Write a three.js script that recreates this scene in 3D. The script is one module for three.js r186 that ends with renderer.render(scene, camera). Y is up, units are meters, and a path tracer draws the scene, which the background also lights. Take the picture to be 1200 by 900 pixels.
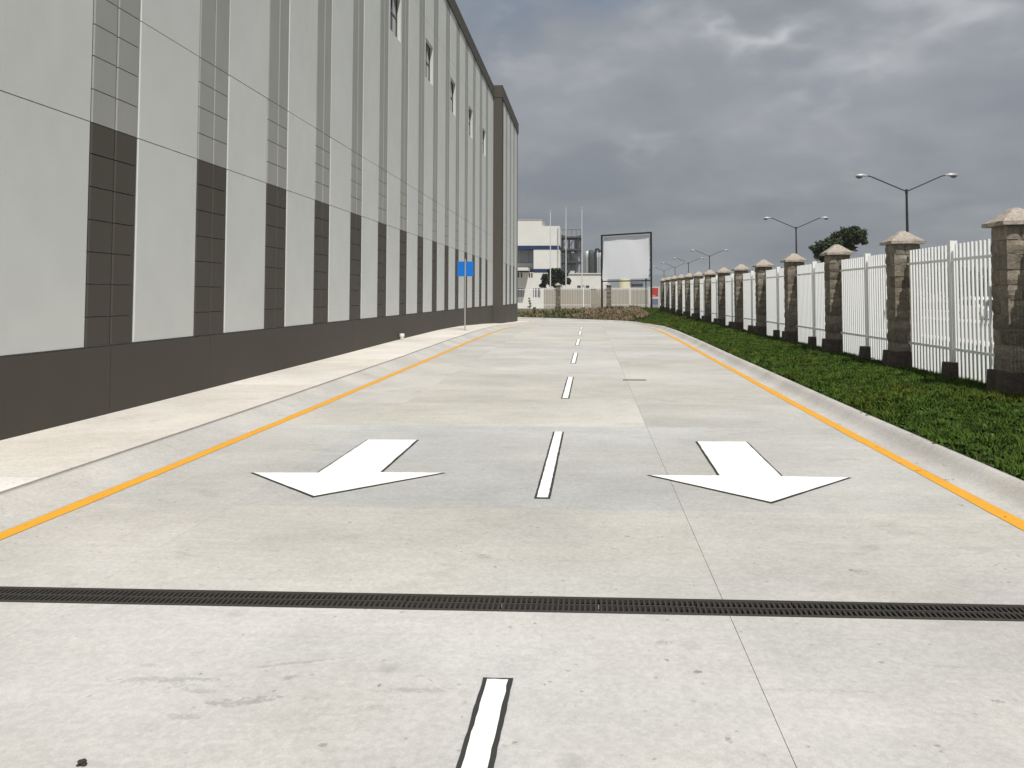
import * as THREE from 'three';
import { mergeGeometries } from 'three/addons/utils/BufferGeometryUtils.js';

// ---------------------------------------------------------------- camera, sky, sun, exposure
const scene = new THREE.Scene();
const FPX = 935;                                                    // focal length in pixels of a 1200 x 900 frame
const camera = new THREE.PerspectiveCamera(2 * Math.atan(450 / FPX) * 180 / Math.PI, 4 / 3, 0.1, 6000);
camera.position.set(0, 1.6, 0);
camera.rotation.order = 'YXZ';
camera.rotation.set(2.7 * Math.PI / 180, Math.atan(45 / FPX), 0);
camera.setViewOffset(1200, 900, -45, 148, 1200, 900);               // shifted lens: the picture is the lower crop of a larger frame
const renderer = new THREE.WebGLRenderer({ antialias: true });
renderer.setSize(1024, 768);
renderer.toneMapping = THREE.LinearToneMapping;
renderer.toneMappingExposure = 1.0;
renderer.shadowMap.enabled = true;
renderer.shadowMap.type = THREE.PCFSoftShadowMap;

const rng = (s => () => { s |= 0; s = s + 0x6D2B79F5 | 0; let t = Math.imul(s ^ s >>> 15, 1 | s); t = t + Math.imul(t ^ t >>> 7, 61 | t) ^ t; return ((t ^ t >>> 14) >>> 0) / 4294967296; });
const rand = rng(4711);
const rr = (a, b) => a + (b - a) * rand();
const sm = (a, b, x) => { const t = Math.min(1, Math.max(0, (x - a) / (b - a))); return t * t * (3 - 2 * t); };
const mix = (a, b, t) => a + (b - a) * t;
function hash3(x, y, z) { let h = Math.imul(x, 374761393) + Math.imul(y, 668265263) + Math.imul(z, 2147483647 ^ 0x5bd1e995); h = Math.imul(h ^ h >>> 13, 1274126177); return ((h ^ h >>> 16) >>> 0) / 4294967296; }
function vnoise2(x, y, px, py, seed) {                              // value noise that tiles with period px, py
  const xi = Math.floor(x), yi = Math.floor(y); let fx = x - xi, fy = y - yi;
  fx = fx * fx * (3 - 2 * fx); fy = fy * fy * (3 - 2 * fy);
  const x0 = ((xi % px) + px) % px, y0 = ((yi % py) + py) % py, x1 = (x0 + 1) % px, y1 = (y0 + 1) % py;
  const a = hash3(x0, y0, seed), b = hash3(x1, y0, seed), c = hash3(x0, y1, seed), d = hash3(x1, y1, seed);
  return mix(mix(a, b, fx), mix(c, d, fx), fy) * 2 - 1;
}
function vnoise3(x, y, z, seed) {
  const xi = Math.floor(x), yi = Math.floor(y), zi = Math.floor(z); let fx = x - xi, fy = y - yi, fz = z - zi;
  fx = fx * fx * (3 - 2 * fx); fy = fy * fy * (3 - 2 * fy); fz = fz * fz * (3 - 2 * fz);
  const H = (i, j, k) => hash3(xi + i, yi + j, (zi + k) * 31 + seed);
  return mix(mix(mix(H(0, 0, 0), H(1, 0, 0), fx), mix(H(0, 1, 0), H(1, 1, 0), fx), fy), mix(mix(H(0, 0, 1), H(1, 0, 1), fx), mix(H(0, 1, 1), H(1, 1, 1), fx), fy), fz) * 2 - 1;
}
const fbm3 = (x, y, z, n, seed) => { let s = 0, a = 0.5; for (let i = 0; i < n; i++) { s += a * vnoise3(x, y, z, seed + i * 17); x = x * 2.03 + 3.1; y = y * 2.03 + 1.7; z = z * 2.03 + 5.3; a *= 0.5; } return s; };

function makeSky() {
  const W = 2048, H = 2048, data = new Float32Array(W * H * 4);
  // named clouds of this sky: [azimuth deg right of the road axis, elevation deg, half width, half height, strength]
  const puffs = [[13, 17.6, 3.6, 1.3, 0.9], [9.5, 18.6, 1.6, 0.8, 0.6], [-5.5, 18.5, 1.6, 1.6, 0.7], [17, 12.6, 2.4, 1.4, 0.45], [19.5, 15.2, 1.6, 0.8, 0.35], [5, 10.5, 3, 1.2, 0.35], [-4, 8.2, 2.2, 1.2, 0.4], [24, 17.5, 4, 1.4, 0.25]];
  const gaps = [[3, 20.6, 4.2, 1.6, 0.9], [15, 14.6, 2.4, 1.3, 0.55], [-6, 20.5, 2.5, 1.4, 0.5], [27, 20, 3, 1.5, 0.3]];
  for (let j = 0; j < H; j++) {
    const el = ((j + 0.5) / H - 0.5) * Math.PI, sy = Math.sin(el), cyy = Math.cos(el), elD = el * 180 / Math.PI;
    for (let i = 0; i < W; i++) {
      const ph = ((i + 0.5) / W - 0.5) * 2 * Math.PI, dx = Math.cos(ph) * cyy, dz = Math.sin(ph) * cyy;
      const az = Math.atan2(dx, -dz) * 180 / Math.PI;
      const k = 1 / (Math.max(sy, 0) + 0.16), u = dx * k, v = dz * k;
      if (elD < -3) { const o = (j * W + i) * 4; data[o] = 0.190; data[o + 1] = 0.208; data[o + 2] = 0.229; data[o + 3] = 1; continue; }
      const n1 = fbm3(u * 1.1 + 4.2, v * 1.1, 0.3, 4, 11), n2 = fbm3(u * 2.7 + 1.3 * n1, v * 2.7 - 8, 2.2, 4, 57);
      const wx = dx * 8 + n2 * 0.12, wy = sy * 15 + n1 * 0.2, wz = dz * 8 + n2 * 0.12;
      const n3 = fbm3(wx, wy, wz, 6, 91), n4 = 1 - 2 * Math.abs(fbm3(wx * 1.9 + 7, wy * 1.9, wz * 1.9, 5, 133)) * 1.6;   // n4: billows with firm edges
      let c = 0.47 + 0.60 * n1 + 0.46 * n2 + 0.85 * n3 + 0.08 * (n4 - 0.55);   // cloud thickness
      let wisp = Math.max(0, n3 * 1.0 + n2 * 0.45 + (n4 - 0.55) * 0.12 - 0.14) * 0.75, gap = 0;
      for (const [a, e, w, h, s] of puffs) { const q = ((az - a) / w) ** 2 + ((elD - e) / h) ** 2; if (q < 9) wisp += s * Math.exp(-q) * Math.max(0, 0.30 + 2.0 * n3 + 0.9 * (n4 - 0.5)); }
      for (const [a, e, w, h, s] of gaps) { const q = ((az - a) / w) ** 2 + ((elD - e) / h) ** 2; if (q < 9) gap += s * Math.exp(-q) * Math.max(0, 0.7 - 2.0 * n3); }
      c = Math.min(1, Math.max(0, c)); gap = Math.min(1, gap + Math.max(0, -n1 - n3 * 0.5 - 0.28) * 1.2);
      const hz = 1 - sm(0.01, 0.22, sy);                                  // thick grey air low down
      let r = mix(0.256, 0.368, c), g = mix(0.280, 0.384, c), b = mix(0.317, 0.412, c);
      r = mix(r, 0.19, gap); g = mix(g, 0.245, gap); b = mix(b, 0.335, gap);
      r += wisp * 0.20; g += wisp * 0.195; b += wisp * 0.185;
      const hm = 0.84 * hz;
      r = mix(r, 0.190 + 0.06 * (c - .5), hm); g = mix(g, 0.208 + 0.06 * (c - .5), hm); b = mix(b, 0.229 + 0.058 * (c - .5), hm);
      const o = (j * W + i) * 4; data[o] = r; data[o + 1] = g; data[o + 2] = b; data[o + 3] = 1;
    }
  }
  const t = new THREE.DataTexture(data, W, H, THREE.RGBAFormat, THREE.FloatType);
  t.mapping = THREE.EquirectangularReflectionMapping; t.magFilter = THREE.LinearFilter; t.minFilter = THREE.LinearFilter; t.wrapS = THREE.RepeatWrapping; t.needsUpdate = true;
  return t;
}
const skyTex = makeSky();
scene.background = skyTex; scene.environment = skyTex;

const sun = new THREE.DirectionalLight(new THREE.Color().setRGB(1, 0.965, 0.9), 4.3);
sun.position.set(0.21 * 100, 100, 0.58 * 100); sun.target.position.set(0, 0, -30);
sun.position.add(sun.target.position);
sun.castShadow = true; sun.shadow.mapSize.set(4096, 4096); sun.shadow.radius = 1.5;
Object.assign(sun.shadow.camera, { left: -70, right: 70, top: 80, bottom: -80, near: 1, far: 300 });
scene.add(sun, sun.target);
scene.fog = new THREE.FogExp2(new THREE.Color().setRGB(0.5, 0.54, 0.58), 0.0003);

// ---------------------------------------------------------------- helpers
const taken = new Map();
function numbered(n) { const k = taken.get(n) || 0; taken.set(n, k + 1); return k ? n + '_' + String(k).padStart(3, '0') : n; }
function shadows(o) { o.castShadow = true; o.receiveShadow = true; return o; }
function mesh(name, geo, m, parent = scene) { const o = shadows(new THREE.Mesh(geo, m)); o.name = parent === scene ? numbered(name) : name; parent.add(o); return o; }
function thing(name, label, category, x = 0, y = 0, z = 0, group) { const o = new THREE.Group(); o.name = numbered(name); o.position.set(x, y, z); o.userData = { label, category }; if (group) o.userData.group = group; scene.add(o); return o; }
function struct(name, geo, m, label, category) { const o = mesh(name, geo, m); o.userData = { kind: 'structure', label, category }; return o; }
function stuff(o, label, category) { o.userData = { kind: 'stuff', label, category }; return o; }
function dup(o, x, y, z, turn = 0) { const c = o.clone(); c.name = numbered(o.name.replace(/_\d+$/, '')); c.userData = { ...o.userData }; c.position.set(x, y, z); c.rotation.y = turn; scene.add(c); return c; }
const rgb = (r, g, b) => new THREE.Color().setRGB(r, g, b);
const mat = (r, g, b, rough = 0.9, extra = {}) => new THREE.MeshStandardMaterial({ color: rgb(r, g, b), roughness: rough, ...extra });
const box = (w, h, d, x = 0, y = 0, z = 0) => new THREE.BoxGeometry(w, h, d).translate(x, y, z);
// box from limits: x0..x1, y0..y1, distance d0..d1 (d = -z)
const lim = (x0, x1, y0, y1, d0, d1) => new THREE.BoxGeometry(x1 - x0, y1 - y0, d1 - d0).translate((x0 + x1) / 2, (y0 + y1) / 2, -(d0 + d1) / 2);
function metreUV(g, s = 1) {                                           // uv by the dominant axis of each face, in metres
  if (g.index) g = g.toNonIndexed();
  const p = g.attributes.position, uv = new Float32Array(p.count * 2), a = new THREE.Vector3(), b = new THREE.Vector3(), c = new THREE.Vector3();
  for (let i = 0; i < p.count; i += 3) {
    a.fromBufferAttribute(p, i); b.fromBufferAttribute(p, i + 1); c.fromBufferAttribute(p, i + 2);
    const n = b.clone().sub(a).cross(c.clone().sub(a)), ax = Math.abs(n.x), ay = Math.abs(n.y), az = Math.abs(n.z);
    [a, b, c].forEach((q, k) => { const [u, v] = ax >= ay && ax >= az ? [q.z, q.y] : ay >= az ? [q.x, q.z] : [q.x, q.y]; uv[(i + k) * 2] = u * s; uv[(i + k) * 2 + 1] = v * s; });
  }
  g.setAttribute('uv', new THREE.BufferAttribute(uv, 2)); return g;
}
function tube(pts, r, seg = 12, rad = 8) { return new THREE.TubeGeometry(new THREE.CatmullRomCurve3(pts.map(p => new THREE.Vector3(...p)), false, 'catmullrom', 0.2), seg, r, rad, false); }
function bar(a, b, r0, r1 = r0, n = 8) {
  const A = new THREE.Vector3(...a), B = new THREE.Vector3(...b), L = A.distanceTo(B);
  const g = new THREE.CylinderGeometry(r1, r0, L, n, 1); g.translate(0, L / 2, 0);
  g.applyQuaternion(new THREE.Quaternion().setFromUnitVectors(new THREE.Vector3(0, 1, 0), B.clone().sub(A).normalize())); return g.translate(...a);
}
// a strip that follows the road: rows over distance, columns from a cross section function
function strip(dList, cross, uvScale = 1) {
  const pos = [], uv = [], idx = []; let n = 0;
  dList.forEach((d, i) => { const c = cross(d); n = c.length; let s = 0; c.forEach(([x, y], j) => { if (j) s += Math.hypot(x - c[j - 1][0], y - c[j - 1][1]); pos.push(x, y, -d); uv.push((c[0][0] * 0 + s + 0.37) * uvScale, d * uvScale); }); });
  for (let i = 0; i < dList.length - 1; i++) for (let j = 0; j < n - 1; j++) { const a = i * n + j, b = a + 1, c = a + n, e = c + 1; idx.push(a, b, c, b, e, c); }
  const g = new THREE.BufferGeometry(); g.setAttribute('position', new THREE.Float32BufferAttribute(pos, 3)); g.setAttribute('uv', new THREE.Float32BufferAttribute(uv, 2)); g.setIndex(idx); g.computeVertexNormals(); return g;
}
const steps = (a, b, s) => { const n = Math.max(1, Math.round((b - a) / s)); return Array.from({ length: n + 1 }, (_, i) => a + (b - a) * i / n); };

// ---------------------------------------------------------------- textures
function dataTex(W, H, fn, srgb = true) {
  const d = new Uint8Array(W * H * 4);
  for (let j = 0; j < H; j++) for (let i = 0; i < W; i++) { const [r, g, b] = fn(i, j), o = (j * W + i) * 4; d[o] = Math.max(0, Math.min(255, r)); d[o + 1] = Math.max(0, Math.min(255, g)); d[o + 2] = Math.max(0, Math.min(255, b)); d[o + 3] = 255; }
  const t = new THREE.DataTexture(d, W, H); t.wrapS = t.wrapT = THREE.RepeatWrapping; t.magFilter = THREE.LinearFilter; t.minFilter = THREE.LinearMipmapLinearFilter; t.generateMipmaps = true; if (srgb) t.colorSpace = THREE.SRGBColorSpace; t.needsUpdate = true; return t;
}
const TR = 2048, ROADM = 10;                                            // one 10 m x 10 m sheet of cast concrete
const road = new Float32Array(TR * TR), warm = new Float32Array(TR * TR);
for (let j = 0; j < TR; j++) for (let i = 0; i < TR; i++) {
  const x = i / TR, y = j / TR, o = j * TR + i;
  const wob = vnoise2(x * 6, y * 6, 6, 6, 71) * 0.012;
  let v = 0.030 * vnoise2(x * 5, y * 7, 5, 7, 1) + 0.026 * vnoise2(x * 13, y * 19, 13, 19, 2) + 0.018 * vnoise2(x * 41, y * 57, 41, 57, 3) + 0.012 * vnoise2(x * 120, y * 170, 120, 170, 4);
  v += 0.014 * vnoise2(x * 9, (y + wob) * 260, 9, 260, 5) * (0.5 + 0.5 * vnoise2(x * 8, y * 8, 8, 8, 6)) + 0.009 * vnoise2(x * 30, (y + wob) * 700, 30, 700, 7);   // broom strokes across the road
  v += 0.075 * (hash3(i, j, 9) - 0.5) + 0.034 * vnoise2(x * 500, y * 500, 500, 500, 8);
  const blot = vnoise2(x * 24, y * 40, 24, 40, 21) + 0.6 * vnoise2(x * 75, y * 110, 75, 110, 22); if (blot > 0.95) v -= (blot - 0.95) * 0.16;
  const wash = vnoise2(x * 4, y * 6, 4, 6, 33) + 0.5 * vnoise2(x * 11, y * 16, 11, 16, 34); v += sm(0.15, 0.75, wash) * 0.030 - sm(0.2, 0.8, -wash) * 0.030;
  road[o] = v; warm[o] = 0.6 * vnoise2(x * 4, y * 5, 4, 5, 41) + 0.4 * vnoise2(x * 15, y * 22, 15, 22, 42);
}
function stamp(X, D, rx, ry, ang, depth, seed, hard = 0.35) {           // a dark scuff or pit of irregular outline on the concrete
  const cx = (X + 5) / ROADM * TR, cy = D / ROADM * TR, R = Math.ceil(Math.max(rx, ry) / ROADM * TR * 1.3), c = Math.cos(ang), s = Math.sin(ang);
  for (let b = -R; b <= R; b++) for (let a = -R; a <= R; a++) {
    const x = (a * c + b * s) * ROADM / TR / rx, y = (-a * s + b * c) * ROADM / TR / ry, q = x * x + y * y + 0.75 * vnoise2((cx + a) * 0.11, (cy + b) * 0.3, 4096, 4096, seed) + 0.95 * vnoise2((cx + a) * 0.45, (cy + b) * 0.6, 4096, 4096, seed + 1);
    if (q < 1) { const i = ((Math.round(cx + a) % TR) + TR) % TR, j = ((Math.round(cy + b) % TR) + TR) % TR; road[j * TR + i] -= depth * Math.min(1, (1 - q) / hard); }
  }
}
const sr = rng(99);
for (let k = 0; k < 2200; k++) stamp(sr() * 10 - 5, sr() * 10, 0.004 + sr() * 0.007, 0.004 + sr() * 0.008, sr() * 3, 0.06 + sr() * 0.16, k * 3 + 300, 0.6);
for (let k = 0; k < 45; k++) stamp(sr() * 10 - 5, sr() * 10, 0.03 + sr() * 0.09, 0.008 + sr() * 0.02, (sr() - 0.5) * 0.8, 0.02 + sr() * 0.045, k * 5 + 4000, 0.7);
// the scuffs one can point at
for (const [X, D, rx, ry, a, dp] of [[-1.80, 3.32, 0.20, 0.022, -0.05, 0.13], [-1.62, 3.25, 0.10, 0.02, 0.3, 0.10], [-1.38, 3.16, 0.15, 0.024, -0.25, 0.15], [-1.55, 3.04, 0.08, 0.02, 0.1, 0.10], [-1.27, 3.50, 0.20, 0.010, -0.3, 0.11], [-1.26, 3.36, 0.03, 0.016, -0.7, 0.14], [-0.72, 3.28, 0.14, 0.016, -0.1, 0.09], [-0.72, 3.40, 0.03, 0.01, 0, 0.10], [-1.90, 3.44, 0.05, 0.012, 0, 0.08], [0.32, 3.78, 0.07, 0.014, 0, 0.15], [0.33, 3.60, 0.015, 0.010, 0, 0.3], [0.46, 3.50, 0.02, 0.010, 0, 0.3], [1.6, 3.3, 0.03, 0.012, 0, 0.2], [0.95, 3.36, 0.22, 0.012, 0, 0.06], [1.5, 3.6, 0.15, 0.01, 0, 0.05], [-0.95, 2.88, 0.016, 0.012, 0, 0.22], [0.5, 2.98, 0.012, 0.012, 0, 0.25], [-0.65, 4.95, 0.06, 0.02, 0.6, 0.14], [-0.8, 5.2, 0.05, 0.014, 0, 0.1], [-2.5, 4.9, 0.12, 0.012, 0.5, 0.06], [1.55, 4.8, 0.05, 0.025, 0, 0.12], [0.25, 5.4, 0.02, 0.012, 0, 0.22], [-3.1, 6.4, 0.2, 0.05, 0.7, 0.06], [-2.7, 8.2, 0.4, 0.05, 0.2, 0.05], [-1.9, 9.1, 0.3, 0.03, 0.1, 0.05]]) stamp(X, D, rx, ry * 1.25, -a, dp * 0.8, Math.round(X * 100 + D * 1000) + 9000, 0.5);
const roadTex = dataTex(TR, TR, (i, j) => { const v = 214 * (1 + road[j * TR + i]), w = warm[j * TR + i] * 2.4; return [v + 1.8 + w, v - 0.2 + w * 0.3, v - 2.6 - w]; });
const roadBump = dataTex(TR, TR, (i, j) => { const v = 128 + 500 * road[j * TR + i]; return [v, v, v]; }, false);
const TW = 1024;                                                        // painted render of the hall, 4 m
const wallTex = dataTex(TW, TW, (i, j) => { const x = i / TW, y = j / TW; const v = 236 * (1 + 0.012 * vnoise2(x * 4, y * 3, 4, 3, 51) + 0.010 * vnoise2(x * 17, y * 13, 17, 13, 52) + 0.003 * vnoise2(x * 60, y * 9, 60, 9, 53) + 0.018 * (hash3(i, j, 54) - .5)); return [v, v, v]; });
const wallBump = dataTex(TW, TW, (i, j) => { const x = i / TW, y = j / TW; const v = 128 + 40 * vnoise2(x * 300, y * 300, 300, 300, 55) + 30 * vnoise2(x * 90, y * 90, 90, 90, 56) + 26 * vnoise2(x * 12, y * 12, 12, 12, 57); return [v, v, v]; }, false);
const stoneTex = dataTex(512, 512, (i, j) => { const x = i / 512, y = j / 512; const n = vnoise2(x * 5, y * 7, 5, 7, 61) * .10 + vnoise2(x * 19, y * 23, 19, 23, 62) * .10 + vnoise2(x * 70, y * 70, 70, 70, 63) * .10 + (hash3(i, j, 64) - .5) * .14; const v = 205 * (1 + n); return [v, v, v]; });
const stoneBump = dataTex(512, 512, (i, j) => { const x = i / 512, y = j / 512; const v = 128 + 60 * vnoise2(x * 9, y * 9, 9, 9, 65) + 40 * vnoise2(x * 40, y * 40, 40, 40, 66) + 20 * vnoise2(x * 110, y * 110, 110, 110, 67); return [v, v, v]; }, false);
const paintTex = dataTex(512, 512, (i, j) => { const x = i / 512, y = j / 512; let v = 253 * (1 + 0.02 * vnoise2(x * 8, y * 8, 8, 8, 81) + 0.03 * (hash3(i, j, 82) - .5)); const w = vnoise2(x * 30, y * 30, 30, 30, 83) + vnoise2(x * 110, y * 110, 110, 110, 84); if (w > 1.2) v *= 0.9; return [v, v, v]; });
const soilTex = dataTex(512, 512, (i, j) => { const x = i / 512, y = j / 512; const n = vnoise2(x * 9, y * 9, 9, 9, 85) * .2 + vnoise2(x * 40, y * 40, 40, 40, 86) * .3 + (hash3(i, j, 87) - .5) * .5; const v = 190 * (1 + n * 0.6); return [v, v, v]; });
console.log('textures done');

// ---------------------------------------------------------------- the lie of the land
// road surface height over distance: level, a slight rise to 30 m, then falling away to the bend
const PROF = [[-20, 0], [10, 0], [18, 0.035], [26, 0.085], [32, 0.10], [37, 0.06], [44, -0.10], [52, -0.31], [61, -0.49], [68, -0.55], [80, -0.56], [120, -0.56]];
function prof(d) { for (let i = 0; i < PROF.length - 1; i++) { const [a, ya] = PROF[i], [b, yb] = PROF[i + 1]; if (d <= b) return mix(ya, yb, sm(a, b, d) * 0.35 + (d - a) / (b - a) * 0.65); } return -0.56; }
const kerbR = d => d < 58 ? 3.07 : 3.07 - 9.5 * ((d - 58) / 16) ** 2;   // inner foot of the right kerb; bends left at the end
const fenceY = d => mix(0.16, 0.34, sm(30, 66, d));
const XB = -6.08;                                                       // face of the hall

const M = {};
const slabTones = {};
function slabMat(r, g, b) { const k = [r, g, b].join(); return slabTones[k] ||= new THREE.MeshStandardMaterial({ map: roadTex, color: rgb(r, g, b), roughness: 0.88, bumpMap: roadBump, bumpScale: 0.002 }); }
M.joint = mat(0.34, 0.325, 0.30, 1);
M.kerb = slabMat(0.700, 0.692, 0.676);
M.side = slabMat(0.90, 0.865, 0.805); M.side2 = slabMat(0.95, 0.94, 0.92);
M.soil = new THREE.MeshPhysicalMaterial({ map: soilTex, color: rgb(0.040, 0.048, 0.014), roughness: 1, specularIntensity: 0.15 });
M.dry = new THREE.MeshStandardMaterial({ map: soilTex, color: rgb(0.34, 0.27, 0.19), roughness: 1 });
M.field = new THREE.MeshStandardMaterial({ map: soilTex, color: rgb(0.10, 0.12, 0.055), roughness: 1 });

// far ground sheet to the horizon, then the yard beyond the back fence, the verge and the avenue
struct('ground', (() => { const g = new THREE.PlaneGeometry(5000, 5000).rotateX(-Math.PI / 2).translate(0, -1.3, -1500); const u = g.attributes.uv; for (let i = 0; i < u.count; i++) u.setXY(i, u.getX(i) * 600, u.getY(i) * 600); return g; })(), M.field, 'dry green field reaching to the horizon', 'ground');
struct('yard', lim(-90, 10.5, -1.2, -0.42, 80.6, 260), mat(0.36, 0.34, 0.30, 0.95), 'pale paved yard beyond the back fence', 'yard');
struct('verge', metreUV(lim(6.2, 11.0, -1.2, 0.09, -14, 420), 0.5), M.soil, 'rough green verge between the fence and the avenue', 'verge');
M.avenue = new THREE.MeshStandardMaterial({ map: roadTex, color: rgb(0.30, 0.30, 0.295), roughness: 0.92 });
const avUV = g => metreUV(g, 0.1);
struct('avenue', avUV(lim(13, 33, -1.2, -0.06, -14, 420)), M.avenue, 'pale concrete avenue behind the white fence', 'road');
struct('pavement', avUV(lim(11, 13, -1.2, 0.10, -14, 420)), M.side, 'pale pavement along the avenue behind the fence', 'pavement');
struct('median', avUV(lim(21.2, 23.9, -0.06, 0.10, -14, 420)), M.kerb, 'raised concrete median of the avenue carrying the lamps', 'median');
struct('pavement', avUV(lim(33, 36, -1.2, 0.10, -14, 420)), M.side, 'pavement on the far side of the avenue', 'pavement');
struct('field', metreUV(lim(36, 400, -1.2, 0.05, -14, 420), 0.2), M.field, 'open green field across the avenue', 'field');

// ---------------------------------------------------------------- the road: slabs with open joints over a dark bed
const roadRoot = new THREE.Group(); roadRoot.name = 'road'; roadRoot.userData = { kind: 'structure', label: 'pale concrete road of cast slabs running along the hall', category: 'road' }; scene.add(roadRoot);
{
  const bed = strip(steps(-8, 76, 2), d => [[-4.0, prof(d) - 0.03], [kerbR(d) + 0.06, prof(d) - 0.03]]); mesh('joint_filler', bed, M.joint, roadRoot);
  const longs = [-3.985, -2.73, 0.70, 3.07], trans = [-8, -1.6, 4.105, 4.315, 6.055, 9.82, 11.8, 16.04, 19.9, 23.7, 27.5, 31.3, 35.1, 38.9, 42.7, 46.5, 50.3, 54.1, 58];
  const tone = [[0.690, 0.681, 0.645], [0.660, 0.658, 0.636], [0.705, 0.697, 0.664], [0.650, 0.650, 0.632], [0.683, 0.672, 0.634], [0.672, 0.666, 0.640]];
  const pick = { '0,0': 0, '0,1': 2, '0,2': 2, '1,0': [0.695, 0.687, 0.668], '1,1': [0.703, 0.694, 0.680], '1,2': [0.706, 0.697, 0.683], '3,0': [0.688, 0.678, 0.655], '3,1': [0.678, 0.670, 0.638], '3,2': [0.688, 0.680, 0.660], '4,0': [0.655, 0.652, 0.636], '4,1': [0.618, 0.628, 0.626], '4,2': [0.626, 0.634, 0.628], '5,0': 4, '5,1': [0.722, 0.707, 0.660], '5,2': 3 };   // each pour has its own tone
  const sr2 = rng(31);
  for (let k = 0; k < trans.length - 1; k++) {
    if (k === 2) continue;                                              // the trench drain lies here
    for (let c = 0; c < 3; c++) {
      const jw = [0, 0.0006, 0.0014, 0], x0 = longs[c] + jw[c], x1 = longs[c + 1] - jw[c + 1], d0 = trans[k] + (k === 3 ? 0 : 0.0007), d1 = trans[k + 1] - (k === 1 ? 0 : 0.0007);
      const n = Math.max(2, Math.round((d1 - d0) / 1.3)), g = new THREE.BoxGeometry(x1 - x0, 0.16, d1 - d0, 1, 1, n); g.translate((x0 + x1) / 2, -0.08, -(d0 + d1) / 2);
      const p = g.attributes.position, uv = g.attributes.uv, near = d1 < 10.5, ox = near ? 0 : sr2() * 10, od = near ? 0 : sr2() * 10;
      for (let i = 0; i < p.count; i++) { const d = -p.getZ(i); uv.setXY(i, (p.getX(i) + 5 + ox) / ROADM, (d + od) / ROADM); p.setY(i, p.getY(i) + prof(d)); }
      g.computeVertexNormals();
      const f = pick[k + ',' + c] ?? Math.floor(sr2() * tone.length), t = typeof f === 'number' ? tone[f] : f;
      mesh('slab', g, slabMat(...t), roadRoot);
    }
  }
  const far = strip(steps(58.003, 75, 1), d => [[d < 63 ? -3.985 : -40, prof(d)], [-3.98, prof(d)], [0 < kerbR(d) ? 0 : kerbR(d) - 0.5, prof(d)], [kerbR(d), prof(d)]], 1 / ROADM); mesh('slab', far, slabMat(0.700, 0.691, 0.664), roadRoot);
}

// left rolled kerb, pavement slabs
struct('kerb', strip(steps(-8, 63, 1), d => [[-3.98, prof(d) + 0.001], [-4.10, prof(d) + 0.004], [-4.22, prof(d) + 0.022], [-4.33, prof(d) + 0.058], [-4.41, prof(d) + 0.088], [-4.478, prof(d) + 0.10], [-4.484, prof(d) - 0.06]].map(([x, y]) => [x, y]).reverse(), 1 / ROADM), M.kerb, 'rolled concrete kerb between road and pavement of the hall', 'kerb');
const paveRoot = new THREE.Group(); paveRoot.name = numbered('pavement'); paveRoot.userData = { kind: 'structure', label: 'cream concrete pavement along the dark plinth of the hall', category: 'pavement' }; scene.add(paveRoot);
{
  mesh('bedding', strip(steps(-8, 63, 2), d => [[XB - 0.3, prof(d) + 0.06], [-4.49, prof(d) + 0.06]]), M.joint, paveRoot);
  const cuts = [-8, -2.5, 2.4, 6.45, 13.1, 19.2, 25.3, 31.4, 37.5, 43.6, 49.7, 56, 62.3], sr3 = rng(8);
  for (let k = 0; k < cuts.length - 1; k++) {
    const d0 = cuts[k] + 0.004, d1 = cuts[k + 1] - 0.004, n = Math.round((d1 - d0) / 1.2), x0 = XB - 0.2, x1 = -4.488;
    const g = new THREE.BoxGeometry(x1 - x0, 0.09, d1 - d0, 1, 1, n); g.translate((x0 + x1) / 2, 0.059, -(d0 + d1) / 2);
    const p = g.attributes.position, uv = g.attributes.uv, ox = sr3() * 10, od = sr3() * 10;
    for (let i = 0; i < p.count; i++) { const d = -p.getZ(i); uv.setXY(i, (p.getX(i) + 5 + ox) / ROADM, (d + od) / ROADM); p.setY(i, p.getY(i) + prof(d)); }
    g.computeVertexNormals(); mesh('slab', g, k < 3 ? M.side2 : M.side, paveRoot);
  }
}
// right kerb and grass bank
const ky = (x, h) => d => [kerbR(d) + x, prof(d) + h];
struct('kerb', strip([...steps(-8, 58, 1), ...steps(58.5, 75, 0.5)], d => [[0.0, 0.001], [0.10, -0.004], [0.17, 0.004], [0.24, 0.035], [0.30, 0.085], [0.345, 0.118], [0.39, 0.128], [0.435, 0.126], [0.44, -0.08]].map(([x, h]) => ky(x * 0.87 + 0.006, h)(d)), 1 / ROADM), M.kerb, 'rolled concrete kerb between road and grass bank', 'kerb');
const bankY = (x, d) => { const a = kerbR(d) + 0.375, t = Math.max(0, Math.min(1, (x - a) / (6.25 - a))); return mix(prof(d) + 0.10, fenceY(d) + 0.02, sm(0, 1, t) * .4 + t * .6); };
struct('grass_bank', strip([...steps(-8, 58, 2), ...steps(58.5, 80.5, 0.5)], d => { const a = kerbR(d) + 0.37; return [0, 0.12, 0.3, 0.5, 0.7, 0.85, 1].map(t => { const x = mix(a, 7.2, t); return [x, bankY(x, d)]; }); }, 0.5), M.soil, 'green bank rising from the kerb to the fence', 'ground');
struct('far_bank', strip(steps(75, 81, 0.5), d => [[-60, -0.45], [-20, -0.4], [-8, -0.38], [3.2, -0.33], [8, -0.2]].map(([x, y]) => [x, mix(-0.56, y, sm(75, 79, d))]), 0.5), M.dry, 'dry earth bank at the end of the road', 'ground');
console.log('land done');

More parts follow.
